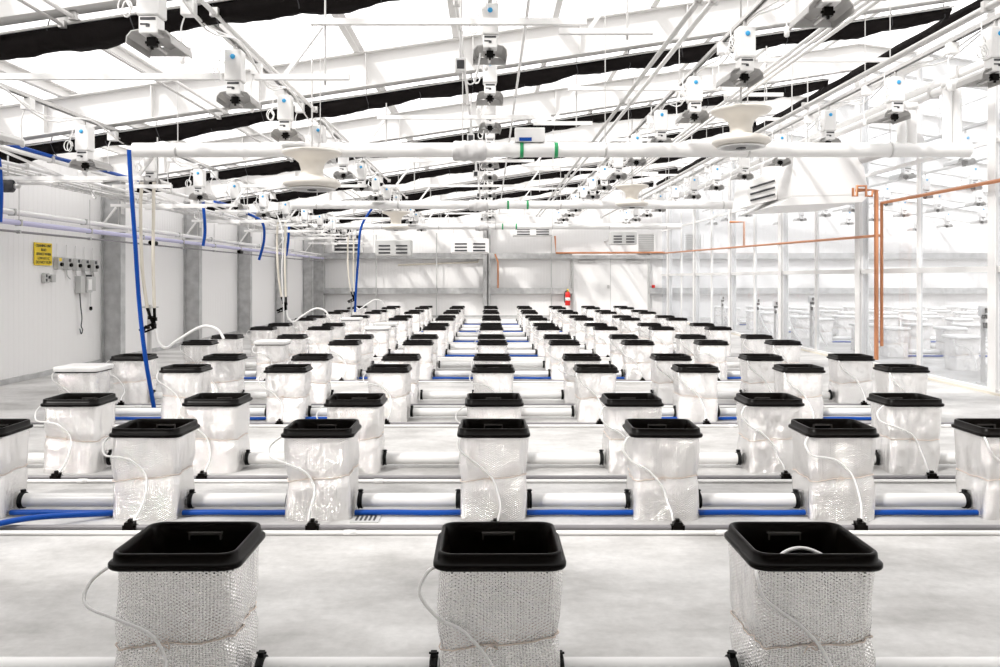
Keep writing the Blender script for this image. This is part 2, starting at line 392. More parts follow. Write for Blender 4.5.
def bucket(r, c, label, group):
    x = X0+c*PX*(1.012 if r == 0 else 1)+rnd.uniform(-.012, .012); y = ROWS[r]+.174+rnd.uniform(-.012, .012)
    t = empty('grow_bucket', (x, y, 0), rnd.uniform(-.03, .03)); tag(t, label, 'bucket', group)
    v = rnd.randrange(5)
    part('foil_wrap', WR[v][0], t); part('twine', WR[v][1], t)
    rm = part('rim', rim_me, t); part('grip', grip_me, rm)
    tv = rnd.randrange(4) if r else (2, 0, 1)[c+1]
    if c >= 2 and rnd.random() < .7: tv = 1
    part('feed_tube', TM[tv], t)
    if (r, c) in ((1, 2), (2, 3), (4, 4)): part('side_port', port_me, t).location = (.188, .02, .345)
    if (r, c) in ((1, -2), (2, -3), (4, -4)):
        o = part('side_port', port_me, t); o.location = (-.188, .02, .345); o.rotation_euler = (0, 0, PI)
    return t
def nb(r): return 1 if r == 0 else (3 if r in (1, 2) else 4)
COVERED = ((3, -4), (7, -2), (8, -2), (5, -3), (9, -3))
ROWN = ['front row'] + [f'{ORD[i]} row from front' for i in range(2, 16)]
for r in range(15):
    n = nb(r)
    for c in range(-n, n+1):
        k = c+n+1; tot = 2*n+1
        if r == 0: pos = ('left bucket of the front row, its tube looping out sideways', 'middle bucket of the front row', 'right bucket of the front row, a white tube arcing inside it')[c+1]; lab = 'foil-wrapped black '+pos
        else:
            cn = 'middle one' if c == 0 else ((f'{ORD[k]} from left' if k > 1 else 'leftmost') if c < 0 else (f'{ORD[tot-k+1]} from right' if k < tot else 'rightmost'))
            lab = f'foil-wrapped bucket with black rim, {cn} in the {ROWN[r]}'
        b = bucket(r, c, lab, 'foil-wrapped buckets in rows')
        if (r, c) in COVERED: b.location.x, b.location.y, b.rotation_euler.z = X0+c*PX, ROWS[r]+.174, 0
        if r == 0 and c == 1:
            MB().tube(curve([(-.13, -.05, .40), (-.115, -.045, .435), (-.05, -.02, .475), (.01, -.01, .482), (.06, -.03, .468), (.10, -.05, .435), (.115, -.06, .40)], 6), .006, 6).build('inner_tube', 'white_plastic', b)

# white boards lying across a few buckets at the left
def board(r, c, dz, lab, rot=0, sx=.40, m='white_plastic'):
    mb = MB().rings([[(x, y*.86, z) for x, y, z in rring(a, .062, z, 2, 6)] for a, z in ((.2125, 0), (.216, .004), (.217, .034), (.212, .042), (.195, .045))], True, False)
    o = mb.build('bucket_cover', m); o.location = (X0+c*PX, ROWS[r]+.174, .478); o.rotation_euler = (0, 0, rot*.2)
    tag(o, lab, 'cover', 'white covers on buckets')
board(3, -4, .0, 'white flat cover on the leftmost bucket of the fourth row')
board(7, -2, 0, 'white cover on third bucket from left in the eighth row', .2, .44)
board(8, -2, 0, 'white cover on third bucket from left in the ninth row', -.1, .46)
board(5, -3, 0, 'white cover on second bucket from left in the sixth row', .05)
board(9, -3, 0, 'white cover on second bucket from left in the tenth row', .1, .46)

# connecting pipes with rubber collars, blue links, feed and drain lines
LN = PX-.37
pipe_me = MB().tube([(-LN/2+.004, 0, 0), (LN/2-.004, 0, 0)], .040, 20).mesh('pipe', 'pvc')
cl = MB().lathe([(.040, -.013), (.046, -.013), (.048, -.007), (.045, -.003), (.045, .003), (.049, .006), (.049, .012), (.044, .013), (.040, .013)], 20, axis='x')
cl.box(-.010, .010, -.010, .010, .045, .062).tube([(-.016, 0, .057), (.016, 0, .057)], .004, 6)
collar_me = cl.mesh('rubber_collar', 'black_rubber')
def conpipe(r, c, lab):
    t = empty('connecting_pipe', (X0+(c+.5)*PX, ROWS[r]+.19, .068)); tag(t, lab, 'pipe', 'white pipes between the buckets')
    part('pipe', pipe_me, t)
    for s_ in (-1, 1):
        o = part('rubber_collar', collar_me, t); o.location = (s_*(LN/2-.022), 0, 0)
        if s_ < 0: o.rotation_euler = (0, 0, PI)
    return t
blue_me = MB().tube(curve([(-LN/2+.004, 0, .0), (-.1, 0, .002), (.1, 0, -.001), (LN/2-.004, 0, .001)], 4), .0155, 10).mesh('blue_hose', 'blue')
def nth_pair(c, n):
    k = c+n+1; return f'{ORD[k]} and {ORD[k+1]} buckets'
for r in range(15):
    n = nb(r); 
    for c in range(-n, n):
        if r == 0: lab = ('white pipe at the bottom edge between left and middle front buckets', 'white pipe at the bottom edge between middle and right front buckets')[c+1]
        else: lab = f'white pipe linking the {nth_pair(c, n)} of the {ROWN[r]}'
        conpipe(r, c, lab)
        if r % 2 == 1 and (r != 3 or abs(c+.5) > 1):
            o = part('blue_hose', blue_me, None); o.location = (X0+(c+.5)*PX, ROWS[r]+.10, .022)
            tag(o, f'blue floor hose linking {nth_pair(c, n)} of the {ROWN[r]}', 'hose', 'blue hoses between the buckets')
    if r == 0:
        for s_, nm in ((-1, 'left'), (1, 'right')):
            t = conpipe(0, 0, f'white pipe at the bottom edge running off to the {nm} of the front row'); t.location.x = X0+s_*1.5*PX
# stubs at the ends of the second and third rows
for (r, c, s_) in ((2, 3, 1), (2, -4, 1)):
    t = conpipe(r, c, f'white end pipe beyond the {"last" if c > 0 else "first"} bucket of the {ROWN[r]}')
t = conpipe(1, 3, 'white pipe beyond the rightmost bucket of the second row')
tag(MB().tube(curve([(X0-3*PX-.2, 4.45, .016), (-2.9, 4.40, .016), (-2.75, 4.2, .016)][::1]+[(-2.62, 4.32, .016), (-2.2, 4.44, .017), (-2.07, 4.45, .016)], 5)[0:1] +
       curve([(-3.4, 3.75, .016), (-2.9, 4.10, .016), (-2.55, 4.28, .016)], 5), .0155, 10).build('blue_hose', 'blue') if False else
    MB().tube(curve([(-4.2, 3.55, .017), (-3.3, 3.80, .017), (-2.80, 4.08, .017), (-2.62, 4.16, .05), (-2.45, 4.24, .06), (-2.2, 4.40, .03), (-2.08, 4.46, .02)], 6), .0155, 10).build('blue_hose', 'blue'),
    'long blue hose curving off to the left from the second row', 'hose')
fit_me = MB().box(-.024, .024, -.022, .022, -.016, .030).box(-.010, .010, -.010, .010, .030, .046).box(-.036, .036, -.018, .018, -.014, .014).mesh('tube_fitting', 'black_plastic')
for r in range(1, 15):
    n = nb(r); x0, x1 = X0-n*PX-.35, X0+n*PX+.35
    if r in (1, 2): x0, x1 = -4.4, 4.4
    y = ROWS[r]-.15
    t = empty('drain_line', (0, y, .018)); tag(t, f'grey pipe on the floor in front of the {ROWN[r]} with black fittings', 'pipe', 'grey floor pipes')
    MB().tube([(x0, 0, 0), (x1, 0, 0)], .014, 8).build('pipe', 'grey_pipe', t)
    for c in range(-n, n+1):
        o = part('tube_fitting', fit_me, t); o.location = (X0+c*PX+.005, .0, .0)
    t = empty('feed_line', (0, y-.075, .013)); tag(t, f'white pipe on the floor in front of the {ROWN[r]}', 'pipe', 'white floor pipes')
    MB().tube([(x0, 0, 0), (x1, 0, 0)], .012, 8).build('pipe', 'pvc', t)
    for c in range(-n, n+1, 2):
        MB().lathe([(.013, -.03), (.0155, -.03), (.0155, .03), (.013, .03)], 10, (X0+c*PX+.22, 0, 0), 'x').build('coupling', 'pvc', t)
# floor drain
t = empty('floor_drain', (-.67, 4.40, 0)); tag(t, 'slotted white floor drain left of the middle bucket in second row', 'drain')
MB().box(-.11, .05, -.07, .06, 0, .006).build('grate', 'grey_plastic', t)
sl = MB()
for k in range(5): sl.box(-.085+k*.025, -.073+k*.025, -.045, .04, .006, .0075)
sl.build('slots', 'dark', t)

# ------------------------------------------------------------------ grow lights
def make_light():
    t = empty('grow_light')
    MB().box(-.075, .075, -.05, .09, 0, .27).build('driver_body', 'white_plastic', t, .012)
    MB().box(-.062, .062, -.04, .08, -.115, -.002).build('lower_housing', 'white_plastic', t, .008)
    MB().box(-.05, .05, -.0425, -.038, -.03, -.012).box(-.012, .012, -.044, -.038, -.075, -.055).box(-.05, .0, -.043, -.038, -.062, -.052).build('vent_slots', 'dark', t)
    MB().lathe([(.004, -.008), (.020, -.008), (.022, 0), (.02, .002)], 14, (.0, -.052, .205), 'y').build('dial', 'blue_dot', t)
    MB().lathe([(.03, -.012), (.03, 0)], 12, (0, 0.01, 0)).build('connector', 'brass', t)
    # gull-wing reflector opening downward, running back along the lamp
    prof = [(-.15, -.165), (-.145, -.12), (-.115, -.085), (-.06, -.075), (0, -.105), (.06, -.075), (.115, -.085), (.145, -.12), (.15, -.165)]
    rf = MB(); th = .006
    outer = [(x, z) for x, z in prof]; inner = [(x*.965, z-th) for x, z in prof]
    rf.prism(outer+inner[::-1], lambda a, b, tt: (a, -.03+.36*tt, b-.02*abs(tt-.5)))
    rf.build('reflector_shell', 'reflector', t)
    MB().box(-.14, .14, .322, .330, -.165, -.10).build('end_plate', 'white_plastic', t)
    so = MB().box(-.03, .03, .01, .05, -.185, -.125).box(-.045, .045, .02, .035, -.165, -.15).box(-.008, .008, .015, .03, -.205, -.185)
    so.build('lamp_socket', 'black_plastic', t)
    MB().lathe([(.006, 0), (.013, .01), (.013, .2), (.006, .21)], 12, (0, .05, -.16), 'y').build('lamp', 'steel', t)
    cp = [(-.08, .02, .15), (-.12, .0, .19), (-.15, -.01, .1)]
    for k in range(14):
        a = k*PI/3; cp.append((-.145+.035*math.cos(a), -.02-.003*k+.02*math.sin(a*.5), .05+.055*math.sin(a)))
    cp += [(-.13, .0, .2), (-.12, .02, .32)]
    MB().tube(curve(cp, 4), .005, 6).build('cord', 'white_plastic', t)
    MB().box(-.012, .012, 0, .024, .27, .335).build('hanger_bracket', 'steel', t)
    return t
LX = [(-4.4, 2.57), (-2.22, 2.90), (0, 3.30), (2.22, 3.10), (4.4, 3.10)]
LNAMES = ['rail nearest the left wall', 'second rail from the left wall', 'middle rail', 'second rail from the partition', 'rail nearest the partition']
proto = None; LD = [5.1+1.675*k for k in range(13)]
for i, (x, zr) in enumerate(LX):
    for k, d in enumerate(LD):
        if abs(x)*F/d > 560 or (i == 2 and k == 0): continue
        kk = k if i == 2 else (k+1 if abs(x) < 4 else k)
        if proto is None: o = proto = make_light()
        else: o = dup(proto)
        o.location = (x, d, zr+.165); o.rotation_euler = (0, 0, rnd.uniform(-.05, .05))
        tag(o, f'white grow light, {ORD[max(kk,1)]} from the camera on the {LNAMES[i]}', 'grow light', 'grow lights on overhead rails')
# strut rails the lights hang from
def rail(x, z, y0, y1, lab, rods=True):
    t = empty('strut_rail', (x, 0, z)); tag(t, lab, 'rail', 'overhead strut rails')
    mb = MB().box(-.02, .02, y0, y1, .038, .041).box(-.02, -.017, y0, y1, 0, .038).box(.017, .02, y0, y1, 0, .038).box(-.02, -.010, y0, y1, 0, .003).box(.010, .02, y0, y1, 0, .003)
    mb.build('channel', 'steel' if rods else 'white_paint', t)
    for y in FR:
        if y0 < y < y1 and under(x) > z+.06: MB().tube([(0, y, .041), (0, y, under(x)-z)], .006, 6).build('hanger_rod', 'steel', t)
    return t
for i, (x, zr) in enumerate(LX):
    t = rail(x, zr+.50, 1.2, 26.4, f'steel strut rail carrying the grow lights, {LNAMES[i]}')
    for q in range(2):
        pts = []
        for k in range(27):
            y_ = 5.12+.8375*k
            if y_ < 26.2: pts.append((.035+.02*q, y_, .01 if k % 2 == 0 else -.10-.05*q-.03*math.sin(k*2.3+i)))
        MB().tube(curve(pts, 4), .008, 6).build('power_cable', 'white_plastic', t)
    for k in range(13):
        y_ = 5.75+1.675*k
        if y_ > 26: break
        bx = MB().box(-.05, .05, -.04, .04, -.11, -.002).build('junction_box', 'white_plastic', t, .006); bx.location = (0, y_, 0)
        MB().tube(curve([(-.03, y_, -.11), (-.05, y_-.02, -.22), (-.04, y_-.02, -.40)], 5), .006, 6).build('pendant_cord', 'white_plastic', t)
        MB().lathe([(.010, -.07), (.020, -.06), (.020, 0), (.008, .01)], 10, (-.04, y_-.02, -.40)).build('plug', 'white_plastic', t)
def conduit(x, z, r, y0, y1, lab, m='white_paint', name='conduit', cat='conduit'):
    t = empty(name, (x, 0, z)); tag(t, lab, cat, 'overhead conduits along the hall')
    MB().tube([(0, y0, 0), (0, y1, 0)], r, 10).build('tube', m, t)
    for y in FR:
        if y0 < y < y1: MB().box(-r-.012, r+.012, y-.02, y+.02, -r-.006, r+.02).build('clamp', 'steel', t)
    return t
conduit(-3.1, 3.30, .016, 1.5, 26, 'white conduit between the two left light rails', 'white_paint')
conduit(-3.18, 3.24, .012, 1.5, 26, 'steel conduit beside the white one between the left light rails', 'steel')
conduit(-2.05, 3.33, .018, 1.5, 20, 'white conduit just right of the second light rail', 'white_paint')
conduit(1.55, 3.42, .022, 2.4, 26, 'paired conduit, the left of two right of centre', 'steel')
conduit(1.66, 3.42, .022, 2.4, 26, 'paired conduit, the right of two right of centre', 'white_paint')
for k in range(3): conduit(2.78+.07*k, 3.45, .018, 2.2, 26, ['first', 'second', 'third'][k]+' of three close white conduits beside the second rail from partition', 'white_paint')
conduit(3.70, 3.37, .028, 3.0, 26, 'thick grey conduit between the two right light rails', 'steel')
conduit(-5.45, 2.66, .022, 5.0, 26, 'white conduit in the cluttered run above the left wall pipes', 'white_paint')
conduit(-5.15, 2.74, .026, 5.0, 26, 'thick white conduit in the run beside the left wall', 'white_paint')
conduit(-5.3, 2.55, .014, 5.0, 26, 'thin steel conduit in the run beside the left wall', 'steel')
conduit(-.25, 3.40, .014, 2.4, 26, 'thin white conduit left of the middle light rail', 'white_paint')
conduit(.30, 3.5, .014, 2.4, 26, 'thin white conduit right of the middle light rail', 'white_paint')
# big white pipes along the partition
conduit(5.35, 4.05, .075, 9.6, 26, 'fat white pipe high along the partition', 'pvc', 'duct_pipe', 'pipe')
conduit(5.55, 3.76, .065, 6.8, 25, 'white pipe along the partition under the fat one', 'pvc', 'duct_pipe', 'pipe')
conduit(5.2, 3.52, .05, 7.5, 16, 'lowest white pipe running beside the partition', 'pvc', 'duct_pipe', 'pipe')
for k in range(7):
    y = 6.4+3.35*k; t = empty('drop_conduit', (-.24, y, 3.16)); tag(t, f'thin white drop conduit left of the middle light rail, {ORD[k+1]} from the camera', 'conduit', 'drop conduits at the middle')
    MB().tube([(0, 0, 0), (0, 0, RT(-.24)-.05-3.16)], .014, 8).build('tube', 'white_paint', t)
    MB().box(-.045, .045, -.03, .03, -.11, .0).build('outlet_box', 'white_plastic', t, .006)
    MB().box(-.03, .03, -.034, -.03, -.09, -.02).build('socket_plate', 'dark', t)
    MB().tube(curve([(.03, 0, -.10), (.06, .02, -.2), (.12, .05, -.16), (.16, .05, .06)], 5), .007, 6).build('cable', 'white_plastic', t)
# rolled black curtain along the partition top
n = 80; rings = []
for i in range(n+1):
    y = 7+i*(19.5/n); rr = .06+.008*math.sin(i*1.3)
    rings.append([(XP-.20+rr*math.cos(a)*(1+.1*math.sin(3*a+i)), y, 4.55+rr*math.sin(a)) for a in [2*PI*k/14 for k in range(14)]])
tag(MB().rings(rings, True, True).build('rolled_curtain', 'black_cloth'), 'black rolled curtain running along the top of the partition', 'curtain')

# stepped curtain supports at every beam
def make_support():
    t = empty('curtain_support')
    MB().box(-1.0, 1.0, -.022, .022, -.022, .022).build('upper_bar', 'white_paint', t)
    MB().box(-1.40, -.72, -.02, .02, -.42, -.38).build('lower_bar', 'white_paint', t)
    MB().bar((-.92, 0, -.03), (-1.18, 0, -.38), .03, .03).build('brace', 'white_paint', t)
    MB().tube([(-.90, .03, .17), (-.90, .03, -.45)], .008, 6).build('hanger_rod', 'steel', t)
    return t
sup = None
for k, y in enumerate(FR[1:]):
    for j, c in enumerate((-5.0, -2.95, -.30, 1.9, 4.1)):
        if k == 0 and j in (0, 4): continue
        o = sup = make_support() if sup is None else sup if False else (make_support() if sup is None else dup(sup))
        o.location = (c, y-.15, EYE+1.90+.15*c)
        tag(o, f'white stepped bar with brace under the {ORD[k+1]} beam in view, {ORD[j+1]} from left', 'curtain support', 'stepped bars under the beams')

# white cross pipes hung under the beams with grey sleeves and green straps
def cross_pipe(d, zo, x0, x1, lab, r=.082):
    z = EYE+zo; t = empty('cross_pipe', (0, d, z)); tag(t, lab, 'pipe', 'white cross pipes')
    MB().tube([(x0, 0, 0), (x1, 0, 0)], r, 20).build('pipe', 'pvc', t)
    x = -.23; n = 14
    rg = []
    for i in range(n+1):
        u = i/n; rr = (r+.016)+.022*math.sin(PI*u)+.006*math.sin(u*23)
        rg.append([(x-.19+.38*u, math.cos(a)*rr*(1+.06*math.sin(4*a+u*9)), -.01+math.sin(a)*rr*(1+.06*math.sin(4*a+u*9))) for a in [2*PI*q/18 for q in range(18)]])
    MB().rings(rg, True, True).build('sleeve', 'sun_fabric', t)
    for gx in (.36, .75):
        MB().lathe([(r+.001, -.02), (r+.006, -.02), (r+.006, .02), (r+.001, .02)], 20, (gx, 0, 0), 'x').build('green_strap', 'green', t)
    xx = x0+.5
    while xx < x1:
        MB().tube([(xx, 0, r), (xx, 0, under(xx)+WEB-z)], .006, 6).build('hanger_rod', 'steel', t)
        MB().lathe([(r, -.012), (r+.005, -.012), (r+.005, .012), (r, .012)], 16, (xx, 0, 0), 'x').build('pipe_clamp', 'steel', t); xx += 1.62
    return t
CP = cross_pipe(8.87, 1.455, -4.05, 5.45, 'white cross pipe nearest the camera, grey sleeve at its middle')
cross_pipe(15.57, 1.46, -3.95, 5.45, 'second white cross pipe from the camera, behind the nearest one')
cross_pipe(22.27, 1.47, -5.2, 5.45, 'farthest white cross pipe, near the back wall')
for i, (x, zt) in enumerate(((4.68, .45), (4.80, .53), (5.20, .78), (5.31, .80))):
    o = MB().tube([(x, 0, -.02), (x, 0, zt)], .052, 14); o.lathe([(.052, 0), (.064, 0), (.064, .07), (.052, .07)], 14, (x, 0, zt-.07))
    o.build('riser_pipe', 'pvc', CP)
tag(MB().box(.28, .62, 8.80, 8.93, EYE+1.537, EYE+1.70).build('control_box', 'white_plastic', None, .01), 'small white control box on the nearest cross pipe', 'box')
pl = bpy.context.scene.objects['control_box']
MB().box(.33, .47, 8.79, 8.80, EYE+1.545, EYE+1.585).build('label_plate', 'blue', pl)

# cream circulation fans
def make_fan():
    t = empty('circulation_fan')
    prof = [(.03, .36), (.10, .36), (.30, .345), (.315, .33), (.29, .305), (.20, .275), (.135, .22), (.115, .15), (.115, .09)]
    MB().lathe(prof, 32).build('inlet_cone', 'cream', t)
    MB().lathe([(.115, .09), (.15, .07), (.26, .05), (.30, .02), (.30, -.01), (.26, -.04), (.12, -.055)], 32).build('fan_housing', 'cream', t)
    gd = MB()
    for q in range(5): gd.lathe([(.06+.045*q, -.052), (.067+.045*q, -.052), (.067+.045*q, -.06), (.06+.045*q, -.06)], 24)
    gd.build('guard', 'white_paint', t)
    MB().lathe([(.0, -.02), (.05, -.02), (.05, -.07), (.03, -.075)], 14).build('motor_hub', 'dark', t)
    return t
fan0 = make_fan()
for i, (px, py, d, lab) in enumerate(((312, 152, 8.27, 'cream circulation fan in front of the nearest cross pipe, left of middle'), (741, 110, 8.27, 'cream circulation fan above the nearest cross pipe, right of middle'),
                                      (396, 212, 17.2, 'far cream circulation fan left of the middle rail'), (632, 186, 14.5, 'far cream circulation fan right of the middle rail'))):
    o = fan0 if i == 0 else dup(fan0)
    o.location = P(px, py, d)-Vector((0, 0, .34)); tag(o, lab, 'fan', 'cream circulation fans')
    MB().tube([(0, 0, .36), (0, 0, RT(o.location.x)-.05-o.location.z)], .01, 6).build('hanger_rod', 'steel', o)

# ------------------------------------------------------------------ left wall services
def along(name, x, z, r, y0, y1, m, lab, cat='pipe', hang=None):
    t = empty(name, (x, 0, z)); tag(t, lab, cat, 'pipes along the left wall')
    MB().tube([(0, y0, 0), (0, y1, 0)], r, 12).build('pipe', m, t)
    y = y0+.8
    while y < y1:
        if hang: MB().tube([(0, y, r), (0, y, hang-z)], .005, 5).build('hanger_rod', 'steel', t)
        MB().box(-r-.012, r+.006, y-.015, y+.015, -r-.006, r+.006).build('pipe_clamp', 'grey_plastic', t); y += 1.675
    return t
along('service_pipe', -5.72, 2.03, .033, 7.0, 26.8, 'lavender', 'lavender pipe running along the left wall', hang=2.48)
along('service_pipe', -5.80, 2.16, .036, 7.0, 26.8, 'pvc', 'white pipe above the lavender pipe along the left wall')
along('service_conduit', -5.72, 1.92, .014, 7.0, 26.8, 'grey_pipe', 'thin dark conduit below the lavender pipe on the left wall', 'conduit')
for i, y in enumerate((8.85, 13.2, 17.8)):
    t = empty('pipe_valve', (-5.70, y, 1.95)); tag(t, f'black valve on the left wall conduit, {ORD[i+1]} from the camera', 'valve', 'valves on the left wall')
    MB().lathe([(.02, -.12), (.04, -.11), (.03, -.05), (.045, 0), (.03, .05), (.04, .11), (.02, .12)], 12, axis='y').build('valve_body', 'black_plastic', t)
    MB().box(-.01, .01, -.06, .06, .04, .06).build('handle', 'dark', t)
arm = None
for k, y in enumerate(FR[1:]):
    if arm is None:
        arm = empty('support_arm'); 
        MB().box(0, 1.35, -.02, .02, -.02, .02).box(0, .012, -.05, .05, -.12, .12).build('arm_bar', 'white_paint', arm)
        MB().bar((.01, 0, .42), (.95, 0, .02), .03, .03).build('brace', 'steel', arm)
        MB().box(.38, .80, -.05, .05, -.05, -.022).build('tray_plate', 'white_plastic', arm)
        o = arm
    else: o = dup(arm)
    o.location = (XL+.32, y-.03, 2.50); tag(o, f'white arm reaching from the {ORD[k+2]} left wall column under the conduits', 'bracket', 'support arms on the left wall')
t = empty('cable_tray', (-5.62, 0, 2.56)); tag(t, 'wire cable tray full of white cables above the left wall pipes', 'cable tray')
mb = MB()
for x_, z_ in ((-.12, 0), (-.04, 0), (.04, 0), (.12, 0), (-.14, .06), (.14, .06)): mb.tube([(x_, 6, z_), (x_, 26, z_)], .005, 5)
y_ = 6.0
while y_ < 26: mb.tube([(-.14, y_, .07), (-.14, y_, 0), (.14, y_, 0), (.14, y_, .07)], .005, 5); y_ += .25
mb.build('wire_tray', 'steel', t)
for q in range(5):
    pts = [(-.10+.05*q+.03*math.sin(i*1.1+q*2), 6+i*.55, .02+.02*(q % 2)+.014*math.sin(i*.8+q)) for i in range(37)]
    MB().tube(curve(pts, 2), .012, 6).build('cable', 'white_plastic' if q % 2 else 'grey_plastic', t)
for k, y in enumerate((7.6, 9.9, 11.2, 13.6, 16.8)):
    t = empty('hanging_box', (-5.15, y, 2.614)); tag(t, f'small white junction box with drooping cable in the left conduit run, {ORD[k+1]} from camera', 'junction box', 'junction boxes in the conduit run')
    MB().box(-.06, .06, -.05, .05, 0, .10).build('box', 'white_plastic', t, .008)
    MB().tube(curve([(.03, 0, 0), (.06, .05, -.12), (-.05, .4, -.20), (-.3, .8, -.14), (-.35, .95, -.02)], 5), .009, 6).build('cable', 'white_plastic', t)
# dark fan at the left edge
t = empty('small_motor', P(8, 186, 9.0)); tag(t, 'small dark motor hanging at the left edge under the conduit run', 'motor')
MB().lathe([(.04, -.07), (.075, -.05), (.075, .05), (.04, .07)], 14, axis='x').build('motor_body', 'dark', t)
MB().tube([(0, 0, .07), (0, 0, .35)], .01, 6).build('hanger_rod', 'steel', t); MB().lathe([(.02, .07), (.03, .08), (.03, .13), (.015, .14)], 10, axis='x').build('shaft', 'steel', t)
# yellow sign
t = empty('yellow_sign', (XL+.012, 10.78, 1.69)); tag(t, 'yellow warning sign with black lettering on the left wall', 'sign')
MB().box(0, .012, -.20, .22, -.155, .155).build('plate', 'yellow', t)
for i, (tx, sz) in enumerate((('CLEANING UNIT', .050), ('READ', .050), ('SERVICE WHEN', .050), ('LOW AT 5 C', .050), ('DO NOT RUN', .058))):
    cu = bpy.data.curves.new('lettering', 'FONT'); cu.body = tx; cu.size = sz; cu.align_x = 'CENTER'; cu.extrude = .001; cu.offset = .001
    cu.materials.append(M['ink']); o = bpy.data.objects.new('lettering_outline', cu); C.objects.link(o)
    me = bpy.data.meshes.new_from_object(o); me.name = 'lettering'; bpy.data.objects.remove(o); o = part('lettering', me, t)
    o.location = (.0135, .012, .10-.058*i); o.rotation_euler = (PI/2, 0, PI/2)
# row of isolator switches and the junction boxes
for i in range(5):
    y = 11.12+i*.25
    t = empty('isolator_switch', (XL+.008, y, 1.57-.006*i)); tag(t, f'grey isolator switch on the left wall, {ORD[i+1]} right of the yellow sign', 'switch', 'isolator switches on the left wall')
    MB().box(0, .07, -.055, .055, -.09, .09).build('box', 'grey_plastic', t, .006)
    MB().lathe([(.026, 0), (.03, .01), (.026, .03)], 14, (.07, .01, -.015), 'x').build('knob', 'black_plastic', t)
    MB().box(.0705, .072, -.035, .03, .03, .075).build('label_plate', 'dark' if i else 'yellow', t)
    MB().tube([(.02, 0, .09), (.02, 0, .28)], .008, 6).build('conduit', 'white_paint', t)
    if i: MB().tube(curve([(.02, 0, -.09), (.02, .02, -.17), (.02, .10 if i < 3 else -.12, -.22)], 5), .008, 6).build('cable', 'grey_plastic', t)
t = empty('junction_box', (XL+.008, 11.82, 1.26)); tag(t, 'grey junction boxes with hanging plug below the isolator switches', 'junction box')
MB().box(0, .09, -.18, -.06, -.13, .13).build('side_box', 'grey_plastic', t, .006); MB().box(0, .12, -.05, .10, -.12, .12).build('main_box', 'grey_plastic', t, .006)
MB().box(0, .10, .13, .24, -.10, .12).build('side_box', 'grey_plastic', t, .006)
MB().box(.121, .125, -.03, .07, -.08, .08).build('dial', 'white_plastic', t); MB().box(.0, .1, .10, .13, -.11, .15).build('bracket', 'dark', t)
MB().tube(curve([(.04, -.12, -.13), (.05, -.12, -.30), (.05, -.08, -.5), (.05, -.10, -.62), (.05, -.06, -.68), (.05, -.10, -.74), (.05, -.14, -.66)], 5), .008, 6).build('cord', 'dark', t)
MB().tube([(.04, .20, -.10), (.04, .20, -.34)], .005, 6).build('cord', 'grey_plastic', t); MB().lathe([(.012, -.40), (.025, -.38), (.02, -.34)], 10, (.04, .20, 0)).build('plug', 'black_plastic', t)
t = empty('outlet_box', (XL+.008, 10.85, 1.36)); tag(t, 'small grey outlet pair below the yellow sign', 'outlet', None)
MB().box(0, .05, -.08, .03, -.07, .07).build('box', 'grey_plastic', t, .005); MB().box(0, .05, .10, .19, -.06, .05).build('side_box', 'grey_plastic', t, .005)
MB().box(.05, .055, -.06, -.03, .01, .05).box(.05, .055, -.06, -.03, -.05, -.01).box(.05, .07, .0, .025, -.01, .03).build('sockets', 'dark', t)

# hanging hoses at the left
def hose(pts, r, m, lab, name='hanging_hose'):
    return tag(MB().tube(curve(pts, 8), r, 10).build(name, m), lab, 'hose', 'hanging hoses')
hose([P(129, 150, 8.0), P(131, 185, 8.0), P(135, 240, 8.0), P(139, 300, 8.0), P(145, 355, 8.0), P(154, 408, 8.0)], .022, 'blue', 'long blue hose hanging down to the buckets at left')
hose([(-5.35, 7.6, 2.74), (-5.2, 8.2, 2.80), (-5.15, 8.6, 2.79), (-5.15, 9.3, 2.785), (-5.12, 10.0, 2.79), (-5.15, 10.7, 2.79), (-5.15, 11.4, 2.79)], .024, 'blue', 'blue hose draped along the conduit run at top left')
hose([(-5.42, 8.6, 2.68), P(0, 172, 8.6), P(1, 195, 8.6), P(0, 222, 8.6)], .024, 'blue', 'blue hose end hanging at the left edge')
hose([(-5.15, 14, 2.73), P(205, 230, 14.0), P(203, 246, 14.0)], .028, 'blue', 'short blue hose hanging by the second wall column')
hose([(-5.15, 16.5, 2.73), P(262, 222, 16.5), P(264, 240, 16.5), P(259, 260, 16.5)], .028, 'blue', 'short curved blue hose hanging before the third wall column')
hose([(-5.15, 20, 2.73), P(288, 243, 20), P(286, 256, 20)], .032, 'blue', 'short blue hose hanging near the back left corner')
hose([(-3.18, 21, 3.23), P(361, 228, 21), P(358, 262, 21), P(356, 290, 21), P(355, 312, 21)], .032, 'blue', 'blue hose hanging down to the far left buckets')
hose([(-5.15, 14.6, 2.79), (-5.14, 16, 2.79), (-5.15, 17.4, 2.79)], .028, 'blue', 'blue hose lying level along the conduit run')
